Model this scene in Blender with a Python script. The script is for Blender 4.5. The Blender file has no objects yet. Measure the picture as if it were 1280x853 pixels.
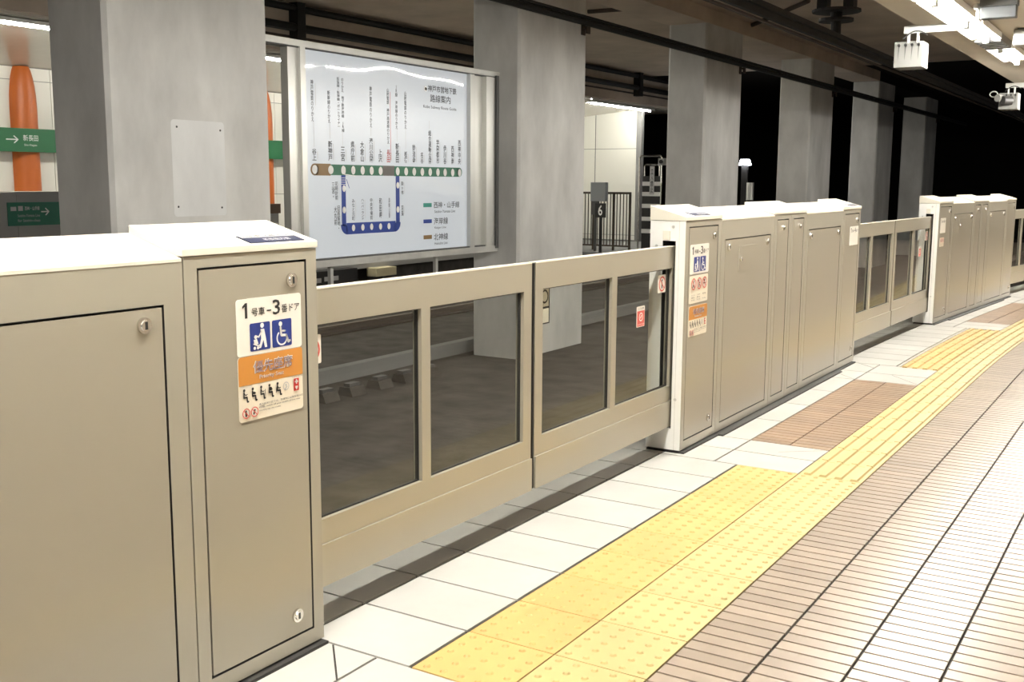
import bpy, bmesh, math, random
from mathutils import Matrix, Vector
random.seed(7)
T = 0.3                       # one paving tile = 0.30 m; everything below is laid out in tiles
scene = bpy.context.scene
COL = scene.collection
PI = math.pi

# ------------------------------------------------------------------ materials
MATS = {}
def mat(name, color, rough=0.5, metal=0.0, coat=0.0, noise=0.0, nscale=4.0, bump=0.0, island=0.0,
        emit=None, estr=0.0, stretch=None, coat_rough=0.1, color2=None, spec=None):
    if name in MATS: return MATS[name]
    m = bpy.data.materials.new(name); m.use_nodes = True
    nt = m.node_tree; N = nt.nodes; L = nt.links
    b = N['Principled BSDF']
    b.inputs['Base Color'].default_value = (*color, 1)
    b.inputs['Roughness'].default_value = rough
    b.inputs['Metallic'].default_value = metal
    b.inputs['Coat Weight'].default_value = coat
    b.inputs['Coat Roughness'].default_value = coat_rough
    if spec is not None: b.inputs['Specular IOR Level'].default_value = spec
    if emit:
        b.inputs['Emission Color'].default_value = (*emit, 1)
        b.inputs['Emission Strength'].default_value = estr
    src = None
    if noise > 0 or bump > 0:
        tc = N.new('ShaderNodeTexCoord'); mp = N.new('ShaderNodeMapping')
        if stretch: mp.inputs['Scale'].default_value = stretch
        L.new(tc.outputs['Object'], mp.inputs['Vector'])
        nz = N.new('ShaderNodeTexNoise'); nz.inputs['Scale'].default_value = nscale
        nz.inputs['Detail'].default_value = 6; nz.inputs['Roughness'].default_value = 0.6
        L.new(mp.outputs['Vector'], nz.inputs['Vector'])
        if noise > 0:
            cr = N.new('ShaderNodeValToRGB')
            cr.color_ramp.elements[0].position = 0.3; cr.color_ramp.elements[1].position = 0.7
            lo = color2 if color2 else tuple(c * (1 - noise) for c in color)
            hi = color if color2 else tuple(min(1, c * (1 + noise * 0.6)) for c in color)
            cr.color_ramp.elements[0].color = (*lo, 1); cr.color_ramp.elements[1].color = (*hi, 1)
            L.new(nz.outputs['Fac'], cr.inputs['Fac'])
            src = cr.outputs['Color']; L.new(src, b.inputs['Base Color'])
        if bump > 0:
            bp = N.new('ShaderNodeBump'); bp.inputs['Strength'].default_value = bump
            bp.inputs['Distance'].default_value = 0.01
            L.new(nz.outputs['Fac'], bp.inputs['Height']); L.new(bp.outputs['Normal'], b.inputs['Normal'])
    if island > 0:                                   # every single tile takes its own tone
        ge = N.new('ShaderNodeNewGeometry'); mr = N.new('ShaderNodeMapRange')
        mr.inputs['To Min'].default_value = 1 - island; mr.inputs['To Max'].default_value = 1 + island * 0.4
        L.new(ge.outputs['Random Per Island'], mr.inputs['Value'])
        hs = N.new('ShaderNodeHueSaturation'); L.new(mr.outputs['Result'], hs.inputs['Value'])
        if src: L.new(src, hs.inputs['Color'])
        else: hs.inputs['Color'].default_value = (*color, 1)
        L.new(hs.outputs['Color'], b.inputs['Base Color'])
    MATS[name] = m
    return m

def glass_mat():
    m = bpy.data.materials.new('door_glass'); m.use_nodes = True
    nt = m.node_tree; N = nt.nodes; L = nt.links
    for n in list(N): N.remove(n)
    out = N.new('ShaderNodeOutputMaterial'); mix = N.new('ShaderNodeMixShader')
    tr = N.new('ShaderNodeBsdfTransparent'); tr.inputs['Color'].default_value = (0.93, 0.94, 0.92, 1)
    gl = N.new('ShaderNodeBsdfGlossy'); gl.inputs['Roughness'].default_value = 0.02
    fr = N.new('ShaderNodeFresnel'); fr.inputs['IOR'].default_value = 1.5
    ge = N.new('ShaderNodeNewGeometry'); sb_ = N.new('ShaderNodeMath'); sb_.operation = 'SUBTRACT'; sb_.inputs[0].default_value = 1.0
    mu = N.new('ShaderNodeMath'); mu.operation = 'MULTIPLY'        # only the front surface of a pane reflects
    L.new(ge.outputs['Backfacing'], sb_.inputs[1]); L.new(sb_.outputs[0], mu.inputs[1]); L.new(fr.outputs['Fac'], mu.inputs[0])
    L.new(mu.outputs[0], mix.inputs['Fac']); L.new(tr.outputs[0], mix.inputs[1]); L.new(gl.outputs[0], mix.inputs[2])
    L.new(mix.outputs[0], out.inputs['Surface'])
    return m

PAINT = mat('cream_paint', (0.33, 0.31, 0.255), 0.38, 0.0, 0.45, coat_rough=0.12)
PANEL = mat('cream_panel_paint', (0.315, 0.29, 0.235), 0.36, 0.0, 0.5, coat_rough=0.1)
LID_LIT = mat('ivory_lid_paint', (0.74, 0.71, 0.62), 0.4, 0.0, 0.2)  # lid paint; also whitens housing and door tops to look lit
ALU = mat('champagne_aluminium', (0.37, 0.345, 0.28), 0.3, 0.25, 0.2)
SENSB = mat('sensor_box_grey', (0.17, 0.17, 0.16), 0.5)
ENDP = mat('white_end_plate', (0.82, 0.82, 0.79), 0.4, 0.0, 0.2)
BLACK = mat('black_rubber', (0.012, 0.011, 0.010), 0.6)
CHROME = mat('polished_steel', (0.72, 0.70, 0.66), 0.18, 1.0)
STEEL = mat('brushed_steel', (0.62, 0.62, 0.59), 0.36, 0.6, noise=0.12, nscale=3, stretch=(1, 1, 0.1))
DARKSLOT = mat('dark_keyhole', (0.02, 0.02, 0.02), 0.5)
GLASS = glass_mat()
WHITE_TILE = mat('white_stone_tile', (0.50, 0.49, 0.46), 0.33, noise=0.10, nscale=2.2, island=0.05)
YELLOW = mat('yellow_tactile_tile', (0.56, 0.385, 0.14), 0.42, noise=0.07, nscale=3, island=0.06)
YELLOW_L = mat('pale_yellow_tactile_tile', (0.52, 0.41, 0.18), 0.42, noise=0.06, nscale=3, island=0.06)
SLAT = mat('beige_slat_tile', (0.345, 0.28, 0.22), 0.28, noise=0.10, nscale=6, island=0.16)
SLATB = mat('brown_slat_tile', (0.29, 0.20, 0.135), 0.32, noise=0.12, nscale=6, island=0.18)
GROUT = mat('dark_grout', (0.022, 0.018, 0.014), 0.8)
CONC = mat('pillar_concrete', (0.60, 0.595, 0.575), 0.75, noise=0.22, nscale=1.5, bump=0.12, stretch=(1, 1, 0.45), spec=0.2)
PATCH = mat('repair_plaster', (0.68, 0.685, 0.68), 0.7, noise=0.10, nscale=3, stretch=(1, 1, 0.4))
SOFFIT = mat('soffit_paint', (0.50, 0.45, 0.37), 0.6, noise=0.08, nscale=1)
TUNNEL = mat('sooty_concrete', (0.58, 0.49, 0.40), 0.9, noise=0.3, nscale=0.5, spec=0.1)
UNLIT = mat('black_sooty_concrete', (0.02, 0.018, 0.016), 0.95, spec=0.05)  # near-black copy of the tunnel concrete, darkness of the far tunnel painted in
BED = mat('dark_track_concrete', (0.085, 0.078, 0.07), 0.9, noise=0.4, nscale=2.5, spec=0.1)
RAILM = mat('rail_steel', (0.16, 0.13, 0.11), 0.5, 0.6)
WALLM = mat('rear_wall_tile', (0.30, 0.26, 0.21), 0.5, noise=0.1, nscale=1)
FARPANEL = mat('far_white_panel', (0.80, 0.79, 0.72), 0.4, island=0.04)
ORANGE = mat('orange_column_paint', (0.55, 0.135, 0.022), 0.4, noise=0.08, nscale=2)
GREEN = mat('green_sign', (0.012, 0.13, 0.045), 0.4)
TEALG = mat('teal_green_sign', (0.015, 0.16, 0.10), 0.4)
WHITE = mat('white_print', (0.82, 0.82, 0.80), 0.45)
STICK = mat('sticker_white', (0.80, 0.78, 0.72), 0.4)
STICKC = mat('sticker_cream', (0.80, 0.74, 0.62), 0.4)
INK = mat('black_ink', (0.018, 0.017, 0.017), 0.5)
NAVY = mat('navy_blue_print', (0.012, 0.03, 0.20), 0.4)
OCHRE = mat('orange_print', (0.56, 0.24, 0.045), 0.4)
PURPLE = mat('mauve_print', (0.26, 0.21, 0.27), 0.45)
RED = mat('red_print', (0.50, 0.03, 0.025), 0.4)
PINKRED = mat('faded_red_print', (0.62, 0.10, 0.08), 0.4)
LGREY = mat('light_grey_print', (0.52, 0.52, 0.52), 0.5)
DGREEN = mat('dark_green_line', (0.02, 0.15, 0.08), 0.4)
TEAL = mat('teal_line', (0.02, 0.26, 0.20), 0.4)
BLUE = mat('blue_line', (0.015, 0.05, 0.30), 0.4)
BROWNL = mat('brown_line', (0.25, 0.15, 0.055), 0.4)
GREYL = mat('grey_line', (0.12, 0.11, 0.10), 0.4)
MAPW = mat('map_panel_white', (0.62, 0.66, 0.70), 0.25, coat=1.0, coat_rough=0.03, emit=(0.72, 0.84, 1.0), estr=0.10)  # faint bluish glow added to lift the panel's brightness
LAMPW = mat('lamp_white_enamel', (0.80, 0.80, 0.77), 0.4)
nt_ = MAPW.node_tree; tc_ = nt_.nodes.new('ShaderNodeTexCoord'); sx_ = nt_.nodes.new('ShaderNodeSeparateXYZ')
wv_ = nt_.nodes.new('ShaderNodeTexNoise'); wv_.inputs['Scale'].default_value = 0.9; wv_.inputs['Detail'].default_value = 0
m1_ = nt_.nodes.new('ShaderNodeMath'); m1_.operation = 'MULTIPLY'; m1_.inputs[1].default_value = 0.075
m2_ = nt_.nodes.new('ShaderNodeMath'); m2_.operation = 'MULTIPLY_ADD'; m2_.inputs[1].default_value = 0.03
bp_ = nt_.nodes.new('ShaderNodeBump'); bp_.inputs['Distance'].default_value = 1.0       # slightly bowed acrylic cover
nt_.links.new(tc_.outputs['Object'], sx_.inputs[0]); nt_.links.new(tc_.outputs['Object'], wv_.inputs['Vector'])
nt_.links.new(sx_.outputs['Z'], m1_.inputs[0]); nt_.links.new(wv_.outputs['Fac'], m2_.inputs[0]); nt_.links.new(m1_.outputs[0], m2_.inputs[2])
nt_.links.new(m2_.outputs[0], bp_.inputs['Height']); nt_.links.new(bp_.outputs['Normal'], nt_.nodes['Principled BSDF'].inputs['Coat Normal'])
TUBE = mat('fluorescent_tube', (1, 1, 1), 0.4, emit=(1.0, 0.965, 0.89), estr=150.0)
TUBEF = mat('far_fluorescent_tube', (1, 1, 1), 0.4, emit=(1.0, 0.97, 0.88), estr=110.0)
HEADL = mat('lamp_head_glow', (1, 1, 1), 0.4, emit=(0.9, 0.93, 1.0), estr=14.0)
BOXW = mat('white_plastic', (0.33, 0.33, 0.31), 0.45)
GREYBOX = mat('grey_plastic', (0.28, 0.30, 0.31), 0.45)
DGREY = mat('dark_grey_paint', (0.07, 0.07, 0.068), 0.5)
FENCEM = mat('dark_brown_fence_paint', (0.05, 0.035, 0.022), 0.5)
CABLE = mat('black_cable', (0.010, 0.009, 0.008), 0.6)
RUST = mat('brown_conduit', (0.055, 0.038, 0.028), 0.7)
GREYWALL = mat('grey_side_wall', (0.20, 0.20, 0.195), 0.8, noise=0.1, nscale=1)
FARCEIL = mat('far_ceiling_panel', (0.62, 0.58, 0.50), 0.22, noise=0.03)
BEIGEBOX = mat('beige_box', (0.70, 0.62, 0.40), 0.5)
BROWNBOX = mat('brown_box_paint', (0.16, 0.10, 0.06), 0.5)

# ------------------------------------------------------------------ mesh builder (tile units)
class MB:
    def __init__(s): s.v = []; s.f = []; s.m = []; s.mats = []
    def mi(s, m):
        if m not in s.mats: s.mats.append(m)
        return s.mats.index(m)
    def add(s, verts, faces, m):
        o = len(s.v); k = s.mi(m)
        s.v += [tuple(p) for p in verts]
        for f in faces: s.f.append([o + i for i in f]); s.m.append(k)
    def box(s, x0, x1, y0, y1, z0, z1, m):
        v = [(x0,y0,z0),(x1,y0,z0),(x1,y1,z0),(x0,y1,z0),(x0,y0,z1),(x1,y0,z1),(x1,y1,z1),(x0,y1,z1)]
        s.add(v, [(0,3,2,1),(4,5,6,7),(0,1,5,4),(1,2,6,5),(2,3,7,6),(3,0,4,7)], m)
    def prism_y(s, prof, y0, y1, m):                 # (x, z) profile, extruded along y
        n = len(prof)
        v = [(x, y0, z) for x, z in prof] + [(x, y1, z) for x, z in prof]
        f = [tuple(range(n)), tuple(range(2*n-1, n-1, -1))]
        f += [(i, i + n, (i+1) % n + n, (i+1) % n) for i in range(n)]
        s.add(v, f, m)
    def cyl(s, a, b, r, m, n=12, r2=None):
        a = Vector(a); b = Vector(b); d = (b - a).normalized()
        u = d.orthogonal().normalized(); w = d.cross(u); r2 = r if r2 is None else r2
        v = [a + (u*math.cos(2*PI*i/n) + w*math.sin(2*PI*i/n))*r for i in range(n)] + \
            [b + (u*math.cos(2*PI*i/n) + w*math.sin(2*PI*i/n))*r2 for i in range(n)]
        f = [tuple(range(n-1, -1, -1)), tuple(range(n, 2*n))] + [(i, (i+1) % n, (i+1) % n + n, i + n) for i in range(n)]
        s.add(v, f, m)
    def tube(s, pts, r, m, n=8):
        for a, b in zip(pts[:-1], pts[1:]): s.cyl(a, b, r, m, n)
    def frame(s, outer, holes, xb, xf, m, mh=None, depth=None):
        """slab facing +x between xb and xf over the (y, z) rectangle outer; holes are rectangles cut right through
        (or pockets of the given depth)"""
        y0, y1, z0, z1 = outer
        ys = sorted({y0, y1, *[h[0] for h in holes], *[h[1] for h in holes]})
        zs = sorted({z0, z1, *[h[2] for h in holes], *[h[3] for h in holes]})
        inh = lambda y, z: any(h[0] < y < h[1] and h[2] < z < h[3] for h in holes)
        for a, b in zip(ys[:-1], ys[1:]):
            for c, d in zip(zs[:-1], zs[1:]):
                if inh((a+b)/2, (c+d)/2): continue
                s.add([(xf,a,c),(xf,b,c),(xf,b,d),(xf,a,d)], [(0,1,2,3)], m)
                if depth is None: s.add([(xb,a,c),(xb,b,c),(xb,b,d),(xb,a,d)], [(3,2,1,0)], m)
        s.add([(xf,y0,z0),(xf,y1,z0),(xf,y1,z1),(xf,y0,z1),(xb,y0,z0),(xb,y1,z0),(xb,y1,z1),(xb,y0,z1)],
              [(0,4,5,1),(1,5,6,2),(2,6,7,3),(3,7,4,0)] + ([(7,6,5,4)] if depth is not None else []), m)
        for h in holes:
            q = xf - depth if depth is not None else xb
            p = [(xf,h[0],h[2]),(xf,h[1],h[2]),(xf,h[1],h[3]),(xf,h[0],h[3])]
            k = [(q, b, c) for _, b, c in p]
            s.add(p + k, [(0,1,5,4),(1,2,6,5),(2,3,7,6),(3,0,4,7)] + ([(4,5,6,7)] if depth is not None else []), mh or m)
    def build(s, name, parent=None, bevel=0.0, smooth=False, xf=None):
        me = bpy.data.meshes.new(name)
        vs = s.v if xf is None else [xf(*p) for p in s.v]
        me.from_pydata([(x*T, y*T, z*T) for x, y, z in vs], [], s.f)
        for m in s.mats: me.materials.append(m)
        me.polygons.foreach_set('material_index', s.m)
        if smooth: me.polygons.foreach_set('use_smooth', [True]*len(me.polygons))
        me.update()
        o = bpy.data.objects.new(name, me); COL.objects.link(o)
        if parent: o.parent = parent
        if bevel:
            b = o.modifiers.new('bevel', 'BEVEL'); b.width = bevel*T; b.segments = 2
            b.limit_method = 'ANGLE'; b.angle_limit = math.radians(40)
        return o

def tag(o, label=None, cat=None, group=None, kind=None):
    if label: o['label'] = label
    if cat: o['category'] = cat
    if group: o['group'] = group
    if kind: o['kind'] = kind
    return o
def empty(name, label, cat, loc=(0,0,0), rz=0.0, group=None):
    o = bpy.data.objects.new(name, None); COL.objects.link(o)
    o.empty_display_size = 0.2
    o.location = Vector(loc)*T; o.rotation_euler = (0, 0, rz)
    return tag(o, label, cat, group)
def struct(mb, name, **k):
    o = mb.build(name, **k); o['kind'] = 'structure'; return o
def copy_tree(o, parent=None):
    c = o.copy(); COL.objects.link(c)
    if parent: c.parent = parent
    for ch in list(o.children): copy_tree(ch, c)
    return c

def bend_ceiling(x, y, z=0.0):          # the ceiling over the platform starts to swing later
    if y <= 48: return (x, y, z)
    a = (y - 48)*0.005; return (200 - (200 - x)*math.cos(a), 48 + (200 - x)*math.sin(a), z)
# the platform is straight up to y = 20 and then swings gently to the right
KB, Y0 = 0.005, 20.0
def bend(x, y, z=0.0):
    if y <= Y0: return (x, y, z)
    R = 1/KB; a = (y - Y0)*KB
    return (R - (R - x)*math.cos(a), Y0 + (R - x)*math.sin(a), z)

# ------------------------------------------------------------------ flat drawing on a surface
_tc = {}
def text_geo(s, spacing=1.0, bold=0.0, line=1.0):
    key = (s, bold, line, spacing)
    if key in _tc: return _tc[key]
    cu = bpy.data.curves.new('t', 'FONT'); cu.body = s; cu.size = 1; cu.resolution_u = 2
    cu.space_line = line; cu.space_character = spacing; cu.offset = bold; cu.align_x = 'CENTER'
    ob = bpy.data.objects.new('t', cu); COL.objects.link(ob)
    dg = bpy.context.evaluated_depsgraph_get(); ev = ob.evaluated_get(dg); me = ev.to_mesh()
    vs = [(v.co.x, v.co.y) for v in me.vertices]; fs = [tuple(p.vertices) for p in me.polygons]
    ev.to_mesh_clear(); bpy.data.objects.remove(ob); bpy.data.curves.remove(cu)
    x0 = min(v[0] for v in vs); x1 = max(v[0] for v in vs); y0 = min(v[1] for v in vs); y1 = max(v[1] for v in vs)
    g = ([((x-x0)/max(x1-x0, 1e-6), (y-y0)/max(y1-y0, 1e-6)) for x, y in vs], fs)
    _tc[key] = g
    return g
class Draw:
    """prints lettering and shapes onto a plane: origin o, axes u and v (tile units), into mesh builders"""
    def __init__(s, o, u, v, mb, step=0.0025):
        s.o = Vector(o); s.u = Vector(u); s.w = Vector(v); s.n = s.u.cross(s.w).normalized(); s.mb = mb; s.step = step
    def P(s, a, b, l): return s.o + s.u*a + s.w*b + s.n*(l*s.step)
    def poly(s, pts, m, l=1): s.mb.add([s.P(a, b, l) for a, b in pts], [tuple(range(len(pts)))], m)
    def rect(s, a0, b0, a1, b1, m, l=1): s.poly([(a0,b0),(a1,b0),(a1,b1),(a0,b1)], m, l)
    def rrect(s, a0, b0, a1, b1, r, m, l=1, n=5):
        pts = []
        for cx, cy, t0 in ((a1-r,b0+r,-90),(a1-r,b1-r,0),(a0+r,b1-r,90),(a0+r,b0+r,180)):
            for k in range(n+1):
                t = math.radians(t0 + 90*k/n); pts.append((cx + r*math.cos(t), cy + r*math.sin(t)))
        s.poly(pts, m, l)
    def disc(s, a, b, r, m, l=1, n=20, ry=None):
        ry = ry or r
        s.poly([(a + r*math.cos(2*PI*i/n), b + ry*math.sin(2*PI*i/n)) for i in range(n)], m, l)
    def ring(s, a, b, r, w, m, l=1, n=24, t0=0, t1=360):
        c = t1 - t0; k = n if c < 360 else n
        A = [math.radians(t0 + c*i/k) for i in range(k+1)]
        for p, q in zip(A[:-1], A[1:]):
            s.poly([(a+(r-w)*math.cos(p), b+(r-w)*math.sin(p)), (a+r*math.cos(p), b+r*math.sin(p)),
                    (a+r*math.cos(q), b+r*math.sin(q)), (a+(r-w)*math.cos(q), b+(r-w)*math.sin(q))], m, l)
    def line(s, a0, b0, a1, b1, w, m, l=1):
        d = Vector((a1-a0, b1-b0)); d.normalize(); nx, ny = -d.y*w/2, d.x*w/2
        s.poly([(a0-nx,b0-ny),(a1-nx,b1-ny),(a1+nx,b1+ny),(a0+nx,b0+ny)], m, l)
    def strokes(s, pts, w, m, l=1):
        for p, q in zip(pts[:-1], pts[1:]): s.line(*p, *q, w, m, l)
        for p in pts: s.disc(*p, w/2, m, l, 8)
    def text(s, t, a0, b0, a1, b1, m, l=1, bold=0.0, line=1.0, spacing=1.0):
        vs, fs = text_geo(t, spacing, bold, line)
        s.mb.add([s.P(a0 + x*(a1-a0), b0 + y*(b1-b0), l) for x, y in vs], fs, m)
    def vtext(s, t, a0, b0, a1, b1, m, l=1, bold=0.0): s.text('\n'.join(t), a0, b0, a1, b1, m, l, bold, 0.95)
    def prohibit(s, a, b, r, l=1, inner=None):
        s.disc(a, b, r, STICK, l); 
        if inner: inner(a, b, r, l+1)
        s.ring(a, b, r, r*0.2, PINKRED, l+2); d = r*0.62
        s.line(a-d, b+d, a+d, b-d, r*0.18, PINKRED, l+2)
    def seated(s, a, b, h, m, l=1, kind=0):          # a little seated figure, facing right
        s.disc(a + 0.02*h, b + 0.88*h, 0.11*h, m, l, 10)
        s.strokes([(a, b+0.72*h), (a-0.02*h, b+0.36*h), (a+0.27*h, b+0.36*h), (a+0.30*h, b+0.03*h), (a+0.40*h, b+0.03*h)], 0.13*h, m, l)
        s.strokes([(a, b+0.66*h), (a+0.16*h, b+0.52*h), (a+0.30*h, b+0.56*h)], 0.07*h, m, l)
        if kind == 1: s.disc(a+0.16*h, b+0.56*h, 0.11*h, m, l, 10)
        if kind == 2: s.strokes([(a+0.42*h, b+0.66*h), (a+0.42*h, b+0.02*h)], 0.05*h, m, l)
        if kind == 3: s.disc(a+0.14*h, b+0.62*h, 0.14*h, m, l, 10)
        if kind == 4: s.strokes([(a-0.08*h, b+0.60*h), (a-0.14*h, b+0.25*h)], 0.06*h, m, l)

# ------------------------------------------------------------------ stickers (local: u = +y, v = +z, on the plane x)
def plate(name, parent, x, y0, z0, y1, z1, m, th=0.006, r=0.03):
    b = MB(); n = 5; pts = []
    for cy, cz, t0 in ((y1-r,z0+r,-90),(y1-r,z1-r,0),(y0+r,z1-r,90),(y0+r,z0+r,180)):
        for k in range(n+1):
            t = math.radians(t0+90*k/n); pts.append((cy+r*math.cos(t), cz+r*math.sin(t)))
    N = len(pts)
    b.add([(x, a, c) for a, c in pts] + [(x+th, a, c) for a, c in pts],
          [tuple(range(N-1, -1, -1)), tuple(range(N, 2*N))] + [(i, (i+1) % N, (i+1) % N+N, i+N) for i in range(N)], m)
    return b.build(name, parent)

def number_sticker(parent, x, y0, z0, car='1', door='3', pics=True, w=0.83, h=0.52):
    p = plate('door_number_sticker', parent, x, y0, z0, y0+w, z0+h, STICK)
    tag(p, 'white sticker with the car and door number')
    b = MB(); d = Draw((x+0.006, y0, z0), (0, w, 0), (0, 0, h), b)
    d.poly([(.120,.66),(.158,.66),(.158,.93),(.128,.93),(.085,.875),(.085,.835),(.120,.865)], INK)   # numeral one
    d.text('号車', .22, .68, .42, .83, INK, bold=.008); d.text('−', .45, .74, .52, .765, INK)
    d.text(door, .545, .66, .66, .93, INK, bold=.012); d.text('番ドア', .68, .68, .97, .83, INK, bold=.008)
    b.build('lettering', p)
    if not pics: return p
    b = MB(); d = Draw((x+0.006, y0, z0), (0, w, 0), (0, 0, w), b)   # square units now (v also scaled by w)
    k = h/w
    d.rrect(.185, .04, .495, .35, .02, NAVY); d.rrect(.525, .04, .835, .35, .02, NAVY)
    # adult pushing a child in a pushchair
    d.disc(.37, .315, .028, WHITE, 2); d.poly([(.345,.275),(.40,.275),(.425,.16),(.44,.065),(.405,.065),(.385,.15),(.345,.065),(.315,.065),(.35,.17)], WHITE, 2)
    d.strokes([(.36,.25),(.315,.19),(.29,.20)], .018, WHITE, 2)
    d.disc(.268, .195, .022, WHITE, 2); d.poly([(.235,.165),(.285,.175),(.31,.115),(.25,.105)], WHITE, 2)
    d.strokes([(.235,.12),(.30,.095),(.325,.10)], .014, WHITE, 2); d.disc(.25, .072, .018, WHITE, 2); d.disc(.30, .072, .018, WHITE, 2)
    # wheelchair user
    d.disc(.655, .30, .028, WHITE, 2); d.strokes([(.655,.26),(.665,.17),(.745,.165),(.775,.085),(.80,.095)], .028, WHITE, 2)
    d.strokes([(.66,.22),(.73,.215)], .02, WHITE, 2); d.ring(.675, .14, .088, .02, WHITE, 2, 22, 125, 370)
    b.build('pictogram', p)
    return p

def priority_sticker(parent, x, y0, z0, w=0.83, h=0.60):
    p = plate('priority_seat_sticker', parent, x, y0, z0, y0+w, z0+h, STICKC)
    tag(p, 'sticker with orange heading band about priority seats')
    b = MB(); d = Draw((x+0.006, y0, z0), (0, w, 0), (0, 0, w), b); H = h/w
    pts = [(0,H*.56),(1,H*.56)] + [(1-r_+r_*math.cos(t), H-r_+r_*math.sin(t)) for r_ in (.036,) for t in [PI/2*i/5 for i in range(6)]] + [(.036+.036*math.cos(t), H-.036+.036*math.sin(t)) for t in [PI/2+PI/2*i/5 for i in range(6)]]
    d.poly(pts, OCHRE)
    b.build('heading_band', p)
    b = MB(); d = Draw((x+0.006, y0, z0), (0, w, 0), (0, 0, w), b)
    d.text('優先座席', .215, H*.715, .835, H*.92, STICKC, 2, bold=.02); d.text('優先座席', .225, H*.725, .825, H*.91, PURPLE, 3, bold=.006)
    d.text('Priority Seat', .31, H*.605, .69, H*.685, STICKC, 2, bold=.03); d.text('Priority Seat', .315, H*.61, .685, H*.68, PURPLE, 3)
    b.build('heading_lettering', p); b = MB(); d = Draw((x+0.006, y0, z0), (0, w, 0), (0, 0, w), b)
    for k, t in enumerate(('優先座席付近では、混雑時には携帯電話の', 'Please switch off your mobile phone near', 'the priority seats when crowded.')):
        d.text(t, .29, H*(.205-.05*k), .29+(.70, .66, .34)[k], H*(.24-.05*k), INK, 2)
    d.text('ヘルプマーク', .82, H*.525, .99, H*.545, INK, 2)
    b.build('lettering', p)
    b = MB(); d = Draw((x+0.006, y0, z0), (0, w, 0), (0, 0, w), b)
    for k in range(5): d.seated(.07+.128*k, H*.30, H*.215, INK, 2, k)
    d.ring(.72, H*.42, .05, .012, LGREY, 2); d.disc(.72, H*.44, .014, LGREY, 2); d.line(.70, H*.36, .735, H*.42, .02, LGREY, 2)
    d.rrect(.845, H*.31, .93, H*.51, .008, RED, 2)
    d.rect(.877, H*.42, .898, H*.495, WHITE, 3); d.rect(.862, H*.445, .913, H*.47, WHITE, 3)
    d.disc(.878, H*.372, .013, WHITE, 3, 10); d.disc(.897, H*.372, .013, WHITE, 3, 10); d.poly([(.866,H*.365),(.909,H*.365),(.8875,H*.325)][::-1], WHITE, 3)
    fig = lambda a, b_, r, l: (d.disc(a, b_+r*.45, r*.2, INK, l, 10), d.line(a, b_-r*.6, a, b_+r*.25, r*.4, INK, l))
    phone = lambda a, b_, r, l: d.line(a-r*.2, b_-r*.5, a+r*.15, b_+r*.5, r*.35, INK, l)
    d.prohibit(.09, H*.13, .058, 2, fig); d.prohibit(.215, H*.13, .058, 2, phone)
    b.build('pictogram', p)
    return p

def ban_sticker(parent, x, y0, z0, w=0.83, h=0.48):
    p = plate('prohibition_sticker', parent, x, y0, z0, y0+w, z0+h, STICKC)
    tag(p, 'cream sticker with three red prohibition circles')
    b = MB(); d = Draw((x+0.006, y0, z0), (0, w, 0), (0, 0, w), b); H = h/w
    run = lambda a, b_, r, l: (d.disc(a+r*.1, b_+r*.5, r*.18, INK, l, 10), d.strokes([(a+r*.05,b_+r*.25),(a-r*.05,b_-r*.15),(a+r*.3,b_-r*.6)], r*.22, INK, l), d.strokes([(a-r*.05,b_-r*.15),(a-r*.4,b_-r*.55)], r*.2, INK, l))
    lean = lambda a, b_, r, l: (d.disc(a-r*.1, b_+r*.5, r*.18, INK, l, 10), d.line(a-r*.1, b_+r*.25, a, b_-r*.65, r*.3, INK, l), d.line(a-.1*r, b_+r*.15, a+r*.5, b_+r*.1, r*.15, INK, l))
    smoke = lambda a, b_, r, l: (d.line(a-r*.5, b_-r*.1, a+r*.5, b_-r*.1, r*.2, INK, l), d.disc(a, b_+r*.4, r*.2, INK, l, 10))
    for k, fn in enumerate((run, lean, smoke)): d.prohibit(.19+.30*k, H*.70, .125, 2, fn)
    b.build('pictogram', p)
    b = MB(); d = Draw((x+0.006, y0, z0), (0, w, 0), (0, 0, w), b)
    for k, t in enumerate((('かけこみ', '乗車禁止', 'No rushing'), ('よりかかり', '禁止', 'No leaning'), ('禁煙', '', 'No smoking'))):
        for j, q in enumerate(t):
            if q: d.text(q, .10+.30*k, H*(.27-.09*j), .28+.30*k, H*(.325-.09*j), INK, 2)
    b.build('lettering', p)
    return p

def glass_ban(parent, x, y0, z0, w=.31, h=.30):
    p = plate('prohibition_sticker', parent, x, y0, z0, y0+w, z0+h, STICK, r=.02)
    tag(p, 'white sticker with a red prohibition circle')
    b = MB(); d = Draw((x+0.006, y0, z0), (0, w, 0), (0, 0, w), b)
    d.prohibit(.5, .48, .42, 1, lambda a, b_, r, l: (d.disc(a, b_+r*.45, r*.17, INK, l, 10), d.line(a, b_-r*.6, a, b_+r*.2, r*.28, INK, l)))
    b.build('pictogram', p)
def glass_red(parent, x, y0, z0, w=.30, h=.34):
    p = plate('warning_sticker', parent, x, y0, z0, y0+w, z0+h, STICK, r=.02)
    tag(p, 'red and white warning sticker')
    b = MB(); d = Draw((x+0.006, y0, z0), (0, w, 0), (0, 0, w), b); H = h/w
    d.rect(.04, .04, .96, H*.78, PINKRED); d.ring(.5, H*.48, .24, .06, WHITE, 2); d.line(.42, H*.42, .58, H*.56, .08, WHITE, 2)
    d.text('ご注意', .15, H*.84, .85, H*.95, INK, 2); d.text('はさまれ注意', .12, H*.08, .88, H*.17, WHITE, 2)
    b.build('pictogram', p)

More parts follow.
